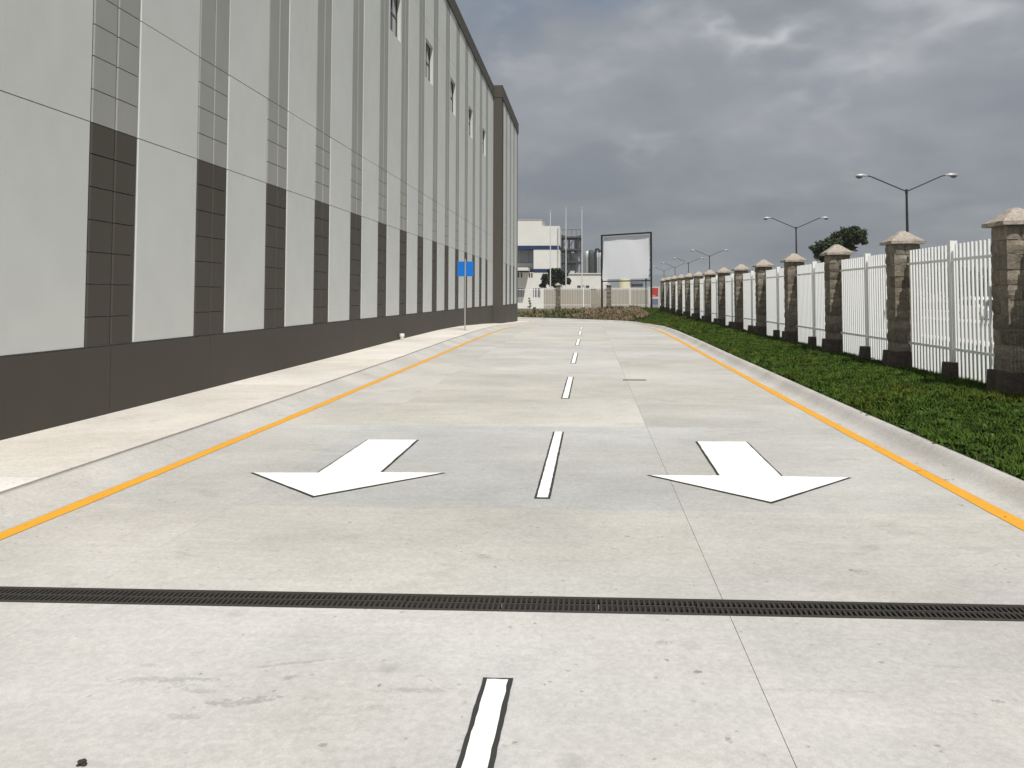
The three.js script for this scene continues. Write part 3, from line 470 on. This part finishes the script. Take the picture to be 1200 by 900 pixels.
// ---------------------------------------------------------------- trees
function tree(name, label, x, y, z, { h, blobs, trunkR, leaf, n, size, seed, trunkH, category = 'tree', group }) {
  const q = rng(seed), t = thing(name, label, category, x, y, z, group), limbs = [], bark = mat(0.09, 0.07, 0.05, 1);
  limbs.push(bar([0, -0.1, 0], [0.05, trunkH, 0.03], trunkR, trunkR * 0.7, 8));
  for (const [bx_, by, bz, r] of blobs) limbs.push(bar([0.05 * 0.9, trunkH * 0.92, 0.03], [bx_ * 0.85, by, bz * 0.85], trunkR * 0.45, trunkR * 0.12, 6));
  mesh('trunk', mergeGeometries(limbs), bark, t);
  const pos = [], nor = [], col = [], idx = [];
  const tot = blobs.reduce((s, b) => s + b[3] ** 2, 0);
  for (const [cx, cy, cz, r] of blobs) {
    const cnt = Math.round(n * r * r / tot), clumps = Array.from({ length: Math.max(6, Math.round(26 * r)) }, () => { const v = new THREE.Vector3(q() * 2 - 1, q() * 2 - 1, q() * 2 - 1).normalize(); return v.multiplyScalar(r * (0.45 + 0.6 * q())); });
    for (let k = 0; k < cnt; k++) {
      const c = clumps[Math.floor(q() * clumps.length)], sp = r * 0.34, g = () => (q() + q() + q() - 1.5) * sp * 1.1;
      const px = cx + c.x + g(), py = cy + c.y * 0.82 + g() * 0.8, pz = cz + c.z + g(), a = new THREE.Vector3(q() - .5, q() - .5, q() - .5).normalize(), b = new THREE.Vector3(q() - .5, q() - .5, q() - .5).cross(a).normalize(), s = size * (0.6 + 0.8 * q()), o = pos.length / 3, tn = 0.6 + 0.7 * q();
      const A = a.multiplyScalar(s), B = b.multiplyScalar(s * 0.5);
      pos.push(px - A.x, py - A.y, pz - A.z, px + B.x, py + B.y, pz + B.z, px + A.x, py + A.y, pz + A.z, px - B.x, py - B.y, pz - B.z);
      for (let m = 0; m < 4; m++) col.push(leaf[0] * tn, leaf[1] * tn, leaf[2] * tn); idx.push(o, o + 1, o + 2, o, o + 2, o + 3);
    }
  }
  const g = new THREE.BufferGeometry(); g.setAttribute('position', new THREE.Float32BufferAttribute(pos, 3)); g.setAttribute('color', new THREE.Float32BufferAttribute(col, 3)); g.setIndex(idx); g.computeVertexNormals();
  mesh('crown', g, new THREE.MeshStandardMaterial({ vertexColors: true, roughness: 0.8, side: THREE.DoubleSide }), t); return t;
}
// wind-leaning tree behind the fence, two clouds of foliage
tree('roadside_tree', 'dark green spreading tree rising behind the white fence', 15.2, 0.09, -49, { h: 6, trunkH: 3.2, trunkR: 0.16, seed: 21, n: 17000, size: 0.09, leaf: [0.040, 0.058, 0.022], blobs: [[-1.1, 4.2, 0, 0.58], [-0.6, 4.4, 0.3, 0.6], [-0.1, 4.7, -0.2, 0.62], [0.45, 5.05, 0.1, 0.66], [0.85, 5.15, -0.1, 0.55], [1.2, 4.9, 0.1, 0.42], [-0.75, 3.75, 0, 0.55], [-0.2, 4.2, 0, 0.5], [0.4, 4.6, 0, 0.5]] });
tree('yard_tree', 'round dark tree in front of the white and blue building', -4.4, -0.42, -103, { h: 4, trunkH: 1.6, trunkR: 0.14, seed: 5, n: 20000, size: 0.15, leaf: [0.026, 0.034, 0.015], blobs: [[-0.95, 4.1, 0, 0.75], [0.1, 4.75, 0, 0.85], [0.95, 4.3, 0.2, 0.8], [0.1, 3.9, 0.3, 0.95], [-0.3, 4.9, 0, 0.6], [1.6, 3.8, 0, 0.45], [-1.5, 3.3, 0, 0.4]] });
tree('cypress', 'thin dark conifer against the white wall of the blue banded building', -7.9, -0.42, -106, { h: 2, trunkH: 0.6, trunkR: 0.06, seed: 6, n: 900, size: 0.09, leaf: [0.04, 0.05, 0.02], blobs: [[0, 0.6, 0, 0.22], [0, 0.95, 0, 0.2], [0, 1.3, 0, 0.15], [0, 1.6, 0, 0.1]] });
const fr = rng(77);
for (let k = 0; k < 12; k++) { const d = k < 6 ? 105 + fr() * 70 : 82 + fr() * 22, x = d * (0.20 + 0.034 * k) + fr() * 3; const s = 1.1 + fr() * 0.9; tree('field_tree', 'dark bushy tree in the field across the avenue', x, 0.05, -d, { h: 5, trunkH: 1.2 * s, trunkR: 0.15, seed: 100 + k, n: 2200, size: 0.2, leaf: [0.05, 0.075, 0.03], group: 'field trees', blobs: [[-0.9 * s, 2.0 * s, 0, 1.0 * s], [0.5 * s, 2.4 * s, 0.3, 1.1 * s], [1.3 * s, 1.7 * s, 0, 0.8 * s], [0, 1.5 * s, 0.5, 1.0 * s]] }); }

// ---------------------------------------------------------------- street lamps in the median
{
  const dark = mat(0.035, 0.036, 0.04, 0.5, { metalness: 0.4 }), shell = mat(0.40, 0.41, 0.42, 0.4, { metalness: 0.2 }), lens = mat(0.10, 0.10, 0.10, 0.2);
  const t = thing('street_lamp', 'tall dark double armed street lamp standing behind the fence', 'street lamp', 22.5, 0.1, -57.4, 'street lamps along the avenue');
  mesh('pole', mergeGeometries([bar([0, 0, 0], [0, 8.95, 0], 0.13, 0.075, 12), box(0.42, 0.03, 0.42, 0, 0.015, 0), new THREE.CylinderGeometry(0.10, 0.10, 0.3, 12).translate(0, 8.85, 0)]), dark, t);
  const head = (() => { const g = new THREE.SphereGeometry(0.5, 20, 10); const p = g.attributes.position; for (let i = 0; i < p.count; i++) { const x = p.getX(i), y = p.getY(i), z = p.getZ(i); p.setXYZ(i, x * 0.92, (y > 0 ? y * 0.34 : y * 0.16) * (x < 0 ? 1 - 0.6 * x * x * 4 * .5 : 1), z * (0.38 - (x < 0 ? -x * 0.25 : 0))); } g.computeVertexNormals(); return g; })();
  const bowl = new THREE.SphereGeometry(0.5, 18, 8, 0, 6.283, Math.PI / 2, Math.PI / 2).scale(0.46, 0.30, 0.32);
  for (const s of [-1, 1]) {
    mesh('arm', mergeGeometries([tube([[0, 8.85, 0], [s * 1.3, 9.42, 0], [s * 2.45, 9.93, 0], [s * 2.75, 9.99, 0]], 0.045, 16, 8)]), dark, t);
    const hd = mesh('lamp_head', head, shell, t); hd.position.set(s * 3.12, 9.98, 0); if (s < 0) hd.rotation.y = Math.PI;
    const b = mesh('lens', bowl, lens, hd); b.position.set(0.16, -0.05, 0);
  }
  for (const d of [88.6, 151.7, 183.5, 212, 243]) dup(t, 22.75, 0.1, -d);
}

// ---------------------------------------------------------------- car on the avenue
{
  const t = thing('car', 'white hatchback car on the avenue seen through the fence slats', 'car', 25.0, -0.06, -52);
  const white = mat(0.82, 0.82, 0.81, 0.25), glass = mat(0.02, 0.025, 0.03, 0.08), tyre = mat(0.02, 0.02, 0.02, 0.9), rim = mat(0.5, 0.5, 0.5, 0.3, { metalness: 0.7 });
  const prof2 = pts => { const s = new THREE.Shape(); pts.forEach(([x, y], i) => i ? s.lineTo(x, y) : s.moveTo(x, y)); return s; };
  const ext = (pts, w, bev) => { const g = new THREE.ExtrudeGeometry(prof2(pts), { depth: w - 2 * bev, bevelEnabled: true, bevelSize: bev, bevelThickness: bev, bevelSegments: 3, steps: 1 }); g.translate(0, 0, -(w - 2 * bev) / 2); return g; };
  mesh('body', ext([[-2.0, 0.30], [-2.02, 0.62], [-1.85, 0.80], [-0.95, 0.94], [1.85, 0.98], [1.98, 0.7], [1.98, 0.30]], 1.7, 0.07), white, t);
  const cab = mesh('cabin', ext([[-1.0, 0.92], [-0.35, 1.40], [0.2, 1.50], [1.2, 1.48], [1.8, 0.95]], 1.46, 0.08), white, t);
  mesh('side_window', box(0.95, 0.34, 1.50, 0.05, 1.20, 0), glass, cab); mesh('side_window', box(0.62, 0.32, 1.50, 0.92, 1.20, 0), glass, cab);
  const ws = mesh('windscreen', box(0.02, 0.66, 1.28), glass, t); ws.position.set(-0.76, 1.19, 0); ws.rotation.z = -0.93;
  for (const [x, z] of [[-1.25, .76], [-1.25, -.76], [1.25, .76], [1.25, -.76]]) { const w = mesh('wheel', new THREE.CylinderGeometry(0.31, 0.31, 0.2, 24).rotateX(Math.PI / 2), tyre, t); w.position.set(x, 0.31, z); mesh('rim', new THREE.CylinderGeometry(0.19, 0.19, 0.215, 20).rotateX(Math.PI / 2), rim, w); }
  for (const s of [-1, 1]) { mesh('headlight', box(0.06, 0.12, 0.34, -2.05, 0.64, s * 0.58), rim, t); mesh('tail_light', box(0.05, 0.2, 0.2, 2.04, 0.78, s * 0.68), mat(0.4, 0.02, 0.02, 0.3), t); mesh('mirror', box(0.12, 0.12, 0.18, -0.62, 1.0, s * 0.9), white, t); }
  t.rotation.y = Math.PI / 2;
}

// ---------------------------------------------------------------- beyond the back fence
M.bwhite = new THREE.MeshStandardMaterial({ map: wallTex, color: rgb(0.80, 0.80, 0.76), roughness: 0.8 });
M.bblue = mat(0.010, 0.028, 0.095, 0.7); M.bgrey = mat(0.27, 0.29, 0.31, 0.6); M.dark = mat(0.03, 0.032, 0.035, 0.6); M.steel = mat(0.065, 0.068, 0.072, 0.7); M.silver = mat(0.46, 0.47, 0.48, 0.5, { metalness: 0.2 });
const BX = (px, d) => (px - 690) * d / FPX, BY = (py, d) => 1.6 + (346 - py) * d / FPX;   // plan notes: metres from the sketch of the far yard
{
  const d = 112, G = -0.42, t = thing('office_building', 'white building with two blue bands and a grey recessed bay', 'building', 0, 0, 0);
  const x0 = -19, xa = BX(635, d), xb = BX(656, d), xr = BX(625.2, d);
  const yT1 = BY(257.5, d), yT2 = BY(264.5, d), yb1 = BY(287.6, d), yb0 = BY(292, d), y2t = BY(315, d), y2b = BY(319, d);
  mesh('upper_wall', metreUV(lim(x0, xa, yb1, yT1, d, d + 14), .25), M.bwhite, t); mesh('upper_wall', metreUV(lim(xa + .002, xb, yb1, yT2, d + .05, d + 14), .25), M.bwhite, t);
  mesh('roof_trim', lim(x0, xa + .1, yT1, yT1 + .12, d - .06, d + 14), mat(0.42, 0.40, 0.36), t);
  mesh('blue_band', lim(x0, xb + .02, yb0, yb1 - .002, d - .06, d + 14), M.bblue, t);
  mesh('middle_wall', metreUV(lim(xr, xb, y2t, yb0 - .002, d, d + 14), .25), M.bwhite, t);
  mesh('blue_band', lim(xr, xb, y2b, y2t - .002, d - .05, d + 14), M.bblue, t);
  mesh('recess_wall', lim(x0, xr - .002, y2b, yb0 - .002, d + 2.2, d + 14), M.bgrey, t);
  for (let k = 0; k < 4; k++) mesh('mullion', lim(xr - 1.1 - k * 1.1, xr - 1.03 - k * 1.1, y2t, yb0 - .01, d + 2.1, d + 2.2), M.silver, t);
  mesh('sill_band', lim(x0, xr - .002, y2t, y2t + .9, d + 2.0, d + 2.19), M.silver, t);
  mesh('ground_wall', metreUV(lim(x0, xb, G, y2b - .002, d, d + 14), .25), M.bwhite, t);
  mesh('canopy', lim(x0, xr - .6, y2t - .28, y2t + .12, d - 2.6, d + 2.0), mat(0.66, 0.66, 0.62), t);
  for (const px of [606.5, 610.2, 619.6, 622.4]) mesh('slit_window', lim(BX(px, d), BX(px + 1.7, d), BY(325, d), BY(319.6, d), d - .03, d + .02), M.dark, t);
  for (const [a, b] of [[607, 614], [625, 628.8], [630.2, 633]]) { const w = mesh('window', lim(BX(a, d), BX(b, d), BY(348, d), BY(337.5, d), d - .03, d + .02), M.dark, t); const n = Math.round((b - a) / 1.6); for (let k = 1; k < n; k++) { const x = mix(BX(a, d), BX(b, d), k / n); mesh('bar', lim(x - .035, x + .035, BY(348, d), BY(337.5, d), d - .06, d - .032), M.silver, w); } }
  mesh('downpipe', lim(xb - .3, xb - .16, G, yT2 - .3, d - .14, d - .002), M.silver, t);
}
{ // process tower between the office and the tanks
  const d = 118, t = thing('steel_tower', 'dark steel process tower with platforms beside the white building', 'tower', 0, 0, 0), x0 = BX(659, d), x1 = BX(681, d), G = -0.42, gs = [];
  for (const x of [x0, mix(x0, x1, .34), mix(x0, x1, .67), x1]) for (const dd of [d, d + 3.2]) gs.push(bar([x, G, -dd], [x, BY(277, d), -dd], 0.11, 0.11, 6));
  mesh('column', mergeGeometries(gs), M.steel, t);
  for (const y of [BY(277, d), BY(291.5, d), BY(306, d)]) mesh('platform', lim(x0 - .2, x1 + .2, y - .24, y, d - .3, d + 3.5), M.steel, t);
  const br = []; for (let k = 0; k < 3; k++) { const a = mix(x0, x1, k / 3), b = mix(x0, x1, (k + 1) / 3); br.push(bar([a, BY(291, d), -d], [b, BY(278, d), -d], .05), bar([b, BY(305, d), -d], [a, BY(292, d), -d], .05), bar([a, BY(318, d), -d], [b, BY(306, d), -d], .05)); }
  mesh('brace', mergeGeometries(br), M.steel, t);
  const rl = []; for (const y of [BY(277, d), BY(291.5, d)]) rl.push(bar([x0, y + 1, -d + .3], [x1, y + 1, -d + .3], .03), ...[0, .25, .5, .75, 1].map(k => bar([mix(x0, x1, k), y, -d + .3], [mix(x0, x1, k), y + 1, -d + .3], .025)));
  mesh('railing', mergeGeometries(rl), M.steel, t);
  for (const [a, r, y0, y1] of [[665, .55, 318, 293], [672, .7, 318, 296], [677, .45, 300, 279]]) mesh('vessel', new THREE.CylinderGeometry(r, r, BY(y1, d) - BY(y0, d), 18).translate(BX(a, d), (BY(y0, d) + BY(y1, d)) / 2, -d - 1.6), M.silver, t);
  mesh('duct', tube([[x0 - .4, BY(275.5, d), -d - 1], [x0 - .2, BY(275, d), -d - 1], [x0 + 1, BY(279, d), -d - 1], [x1 - 1, BY(278.5, d), -d - 1], [x1, BY(276, d), -d - 1]], .18, 20, 8), M.dark, t);
  mesh('stair', mergeGeometries([bar([x0 - .5, G, -d + .4], [x0 - .5, BY(276, d), -d + .4], .09), bar([x0 - .15, BY(300, d), -d + .4], [x0 - .6, BY(280, d), -d + .4], .07)]), M.dark, t);
}
for (const [px, r] of [[688, .55], [693, .7], [698.5, .6], [703, .5]]) {
  const d = 124, t = thing('silo', 'tall grey silo standing behind the low white shed', 'silo', BX(px, d), -0.42, -d, 'silos behind the shed'), H = BY(293 + (px % 3), d) + 0.42;
  mesh('shell', new THREE.LatheGeometry([[r, 0], [r, H * .5], [r * 1.02, H * .5], [r * 1.02, H * .51], [r, H * .51], [r, H * .92], [r * .4, H], [0, H]].map(p => new THREE.Vector2(...p)), 20), px < 694 && px > 690 ? M.steel : M.silver, t);
  mesh('ladder', mergeGeometries([box(.05, H * .9, .05, .15, H * .45, r + .06), box(.05, H * .9, .05, -.15, H * .45, r + .06)]), M.steel, t);
}
{ const d = 117, t = thing('exhaust_pipe', 'black goose neck exhaust pipe next to the billboard', 'pipe', 0, 0, 0); mesh('pipe', tube([[BX(698, d), -.42, -d], [BX(698, d), BY(296, d), -d], [BX(699.3, d), BY(291.8, d), -d], [BX(702, d), BY(292, d), -d], [BX(703, d), BY(296, d), -d]], .19, 30, 8), M.dark, t); mesh('footing', box(.8, .3, .8, BX(698, d), -.3, -d), M.mortar, t); }
{ const d = 108, t = thing('shed', 'low white shed with three small dark windows', 'building', 0, 0, 0), x0 = BX(657, d), x1 = BX(712, d);
  mesh('wall', metreUV(lim(x0, x1, -.42, BY(321, d), d, d + 6), .25), M.bwhite, t); mesh('roof', lim(x0 - .1, x1 + .1, BY(321, d) + .002, BY(320, d), d - .15, d + 6.1), M.bwhite, t);
  for (const [a, b] of [[676.5, 680.5], [682.5, 684.8], [686.5, 690.5]]) mesh('window', lim(BX(a, d), BX(b, d), BY(339, d), BY(334.5, d), d - .03, d + .02), M.dark, t);
  mesh('roof_unit', lim(BX(668, d), BX(673, d), BY(320, d), BY(317, d), d + 1, d + 2.5), M.silver, t); }
{ const d = 96, t = thing('yard_wall', 'long low beige wall in front of the shed', 'wall', 0, 0, 0), tan = new THREE.MeshStandardMaterial({ map: wallTex, color: rgb(0.38, 0.345, 0.285), roughness: 0.9 });
  const x0 = BX(637, d), x1 = BX(765, d), n = 7; for (let k = 0; k < n; k++) mesh('panel', metreUV(lim(mix(x0, x1, k / n) + .01, mix(x0, x1, (k + 1) / n) - .01, -.42, BY(338.5, d), d, d + .2), .25), tan, t);
  mesh('coping', lim(x0 - .05, x1 + .05, BY(338.5, d) + .002, BY(337.6, d), d - .06, d + .26), M.bwhite, t); }
{ const d = 104, t = thing('cream_tank', 'squat cream tank seen under the billboard', 'tank', BX(731.5, d), -.42, -d), r = .78, H = BY(325, d) + .42; mesh('shell', new THREE.LatheGeometry([[r, 0], [r, H - .18], [r * .94, H - .05], [0, H]].map(p => new THREE.Vector2(...p)), 24), mat(0.72, 0.68, 0.50, .7), t); mesh('hatch', new THREE.CylinderGeometry(.2, .2, .12, 14).translate(0, H, 0), M.silver, t); }
{ const d = 106, t = thing('small_shed', 'small slate grey shed beside the cream tank', 'building', 0, 0, 0); mesh('wall', lim(BX(740, d), BX(753, d), -.42, BY(333, d), d, d + 3), mat(.25, .24, .29), t); mesh('roof', lim(BX(739.4, d), BX(753.6, d), BY(333, d) + .002, BY(330.5, d), d - .2, d + 3.2), mat(.17, .16, .21), t); }
for (const [px, py] of [[645, 247], [663.3, 243], [682, 244]]) {
  const d = 100, H = BY(py, d) + .42, t = thing('flagpole', 'slim white flagpole without a flag in the yard', 'flagpole', BX(px, d), -.42, -d, 'bare flagpoles'); mesh('pole', bar([0, 0, 0], [0, H, 0], .09, .045, 10), mat(.62, .63, .64, .4), t); mesh('finial', new THREE.SphereGeometry(.1, 12, 8).translate(0, H + .05, 0), M.silver, t); mesh('base', box(.6, .25, .6, 0, .1, 0), M.mortar, t);
}
{ // billboard of black steel with a pale translucent sheet, turned a little
  const t = thing('billboard', 'black framed billboard with a blank pale translucent sheet', 'billboard', 3.5, -0.3, -75.5), steel = mat(.018, .019, .022, .6), W = 5.75, H0 = 3.25, H1 = 7.75, r = .10;
  const sheetM = new THREE.MeshPhysicalMaterial({ color: rgb(.93, .95, .98), roughness: .5, transmission: .12, thickness: 0, side: THREE.DoubleSide });
  for (const s of [-1, 1]) mesh('post', box(.13, H1, .13, s * W / 2, H1 / 2, 0), steel, t);
  mesh('beam', box(W - .13, .14, .13, 0, H1 - .07, 0), steel, t); mesh('beam', box(W - .13, .1, .12, 0, H0, 0), steel, t); mesh('beam', box(W - .13, .08, .1, 0, .62, 0), steel, t);
  const g = new THREE.PlaneGeometry(W - .34, H1 - H0 - .45, 24, 24); const p = g.attributes.position; for (let i = 0; i < p.count; i++) p.setZ(i, .03 * vnoise2(p.getX(i) * 1.1, p.getY(i) * .5, 99, 99, 8)); g.computeVertexNormals();
  const sh = mesh('sheet', g, sheetM, t); sh.position.set(0, (H0 + H1) / 2 - .03, .02); sh.rotation.x = -0.06;
  const cx = W / 2 - .95, cz = -.5; mesh('brace', bar([cx, .0, cz], [cx, H1 - .3, cz], .05), steel, t);
  for (let k = 0; k < 6; k++) { const a = 3.3 + k * .7, l = [W / 2, a, -.06], r = [cx, a + .7, cz]; mesh('brace', k % 2 ? bar(l, r, .035) : bar([cx, a, cz], [W / 2, a + .7, -.06], .035), steel, t); }
  t.rotation.y = -0.68;
}
{ // print board at the fence corner: red above, blue grey below on white
  const c = document.createElement('canvas'); c.width = 128; c.height = 256; const x = c.getContext('2d'); x.fillStyle = '#cfcac6'; x.fillRect(0, 0, 128, 256); x.fillStyle = '#b8433a'; x.fillRect(22, 14, 92, 100); x.fillStyle = '#d98a78'; x.fillRect(22, 96, 60, 26); x.fillStyle = '#6f7690'; x.fillRect(30, 138, 84, 66); x.fillStyle = '#e6d9dc'; x.fillRect(14, 130, 26, 30); x.fillStyle = '#9a97a0'; x.fillRect(16, 204, 100, 40);
  const tx = new THREE.CanvasTexture(c); tx.colorSpace = THREE.SRGBColorSpace;
  const t = thing('notice_board', 'printed board in red and blue at the fence corner', 'notice board', 6.35, -0.1, -78.4); mesh('print', box(1.08, 2.2, .03, 0, 1.45, 0), new THREE.MeshStandardMaterial({ map: tx, roughness: .7 }), t); mesh('frame', mergeGeometries([box(.06, 2.62, .06, -.57, 1.3, 0), box(.06, 2.62, .06, .57, 1.3, 0), box(1.08, .06, .06, 0, 2.59, 0)]), M.silver, t);
}
{ // factory across the avenue, far off to the right
  const t = thing('far_factory', 'long pale low factory far across the avenue', 'building', 0, 0, 0), d = 190; mesh('wall', metreUV(lim(60, 116, 0, 7, d, d + 20), .25), mat(.46, .43, .41), t); mesh('roof', lim(59.5, 116.5, 7.01, 7.6, d - .5, d + 20.5), mat(.40, .33, .31), t);
  for (let k = 0; k < 9; k++) mesh('window', lim(63 + k * 6, 66.5 + k * 6, 3.6, 5.2, d - .05, d + .02), M.dark, t);
}
// blue hills on the horizon
{ const pos = [], idx = [], n = 120; for (let i = 0; i <= n; i++) { const x = -1700 + 3600 * i / n, h = 26 + 40 * fbm3(i * .09, 3, 0, 5, 3) + 26 * Math.exp(-(((x - 260) / 240) ** 2)); pos.push(x, -20, -2100 + 60 * Math.sin(i), x, Math.max(4, h), -2250); } for (let i = 0; i < n; i++) { const a = i * 2; idx.push(a, a + 2, a + 1, a + 1, a + 2, a + 3); } const g = new THREE.BufferGeometry(); g.setAttribute('position', new THREE.Float32BufferAttribute(pos, 3)); g.setIndex(idx); g.computeVertexNormals(); struct('hills', g, mat(.085, .10, .10, 1), 'low blue hills on the horizon', 'hills'); }
console.log('all built');
renderer.render(scene, camera);
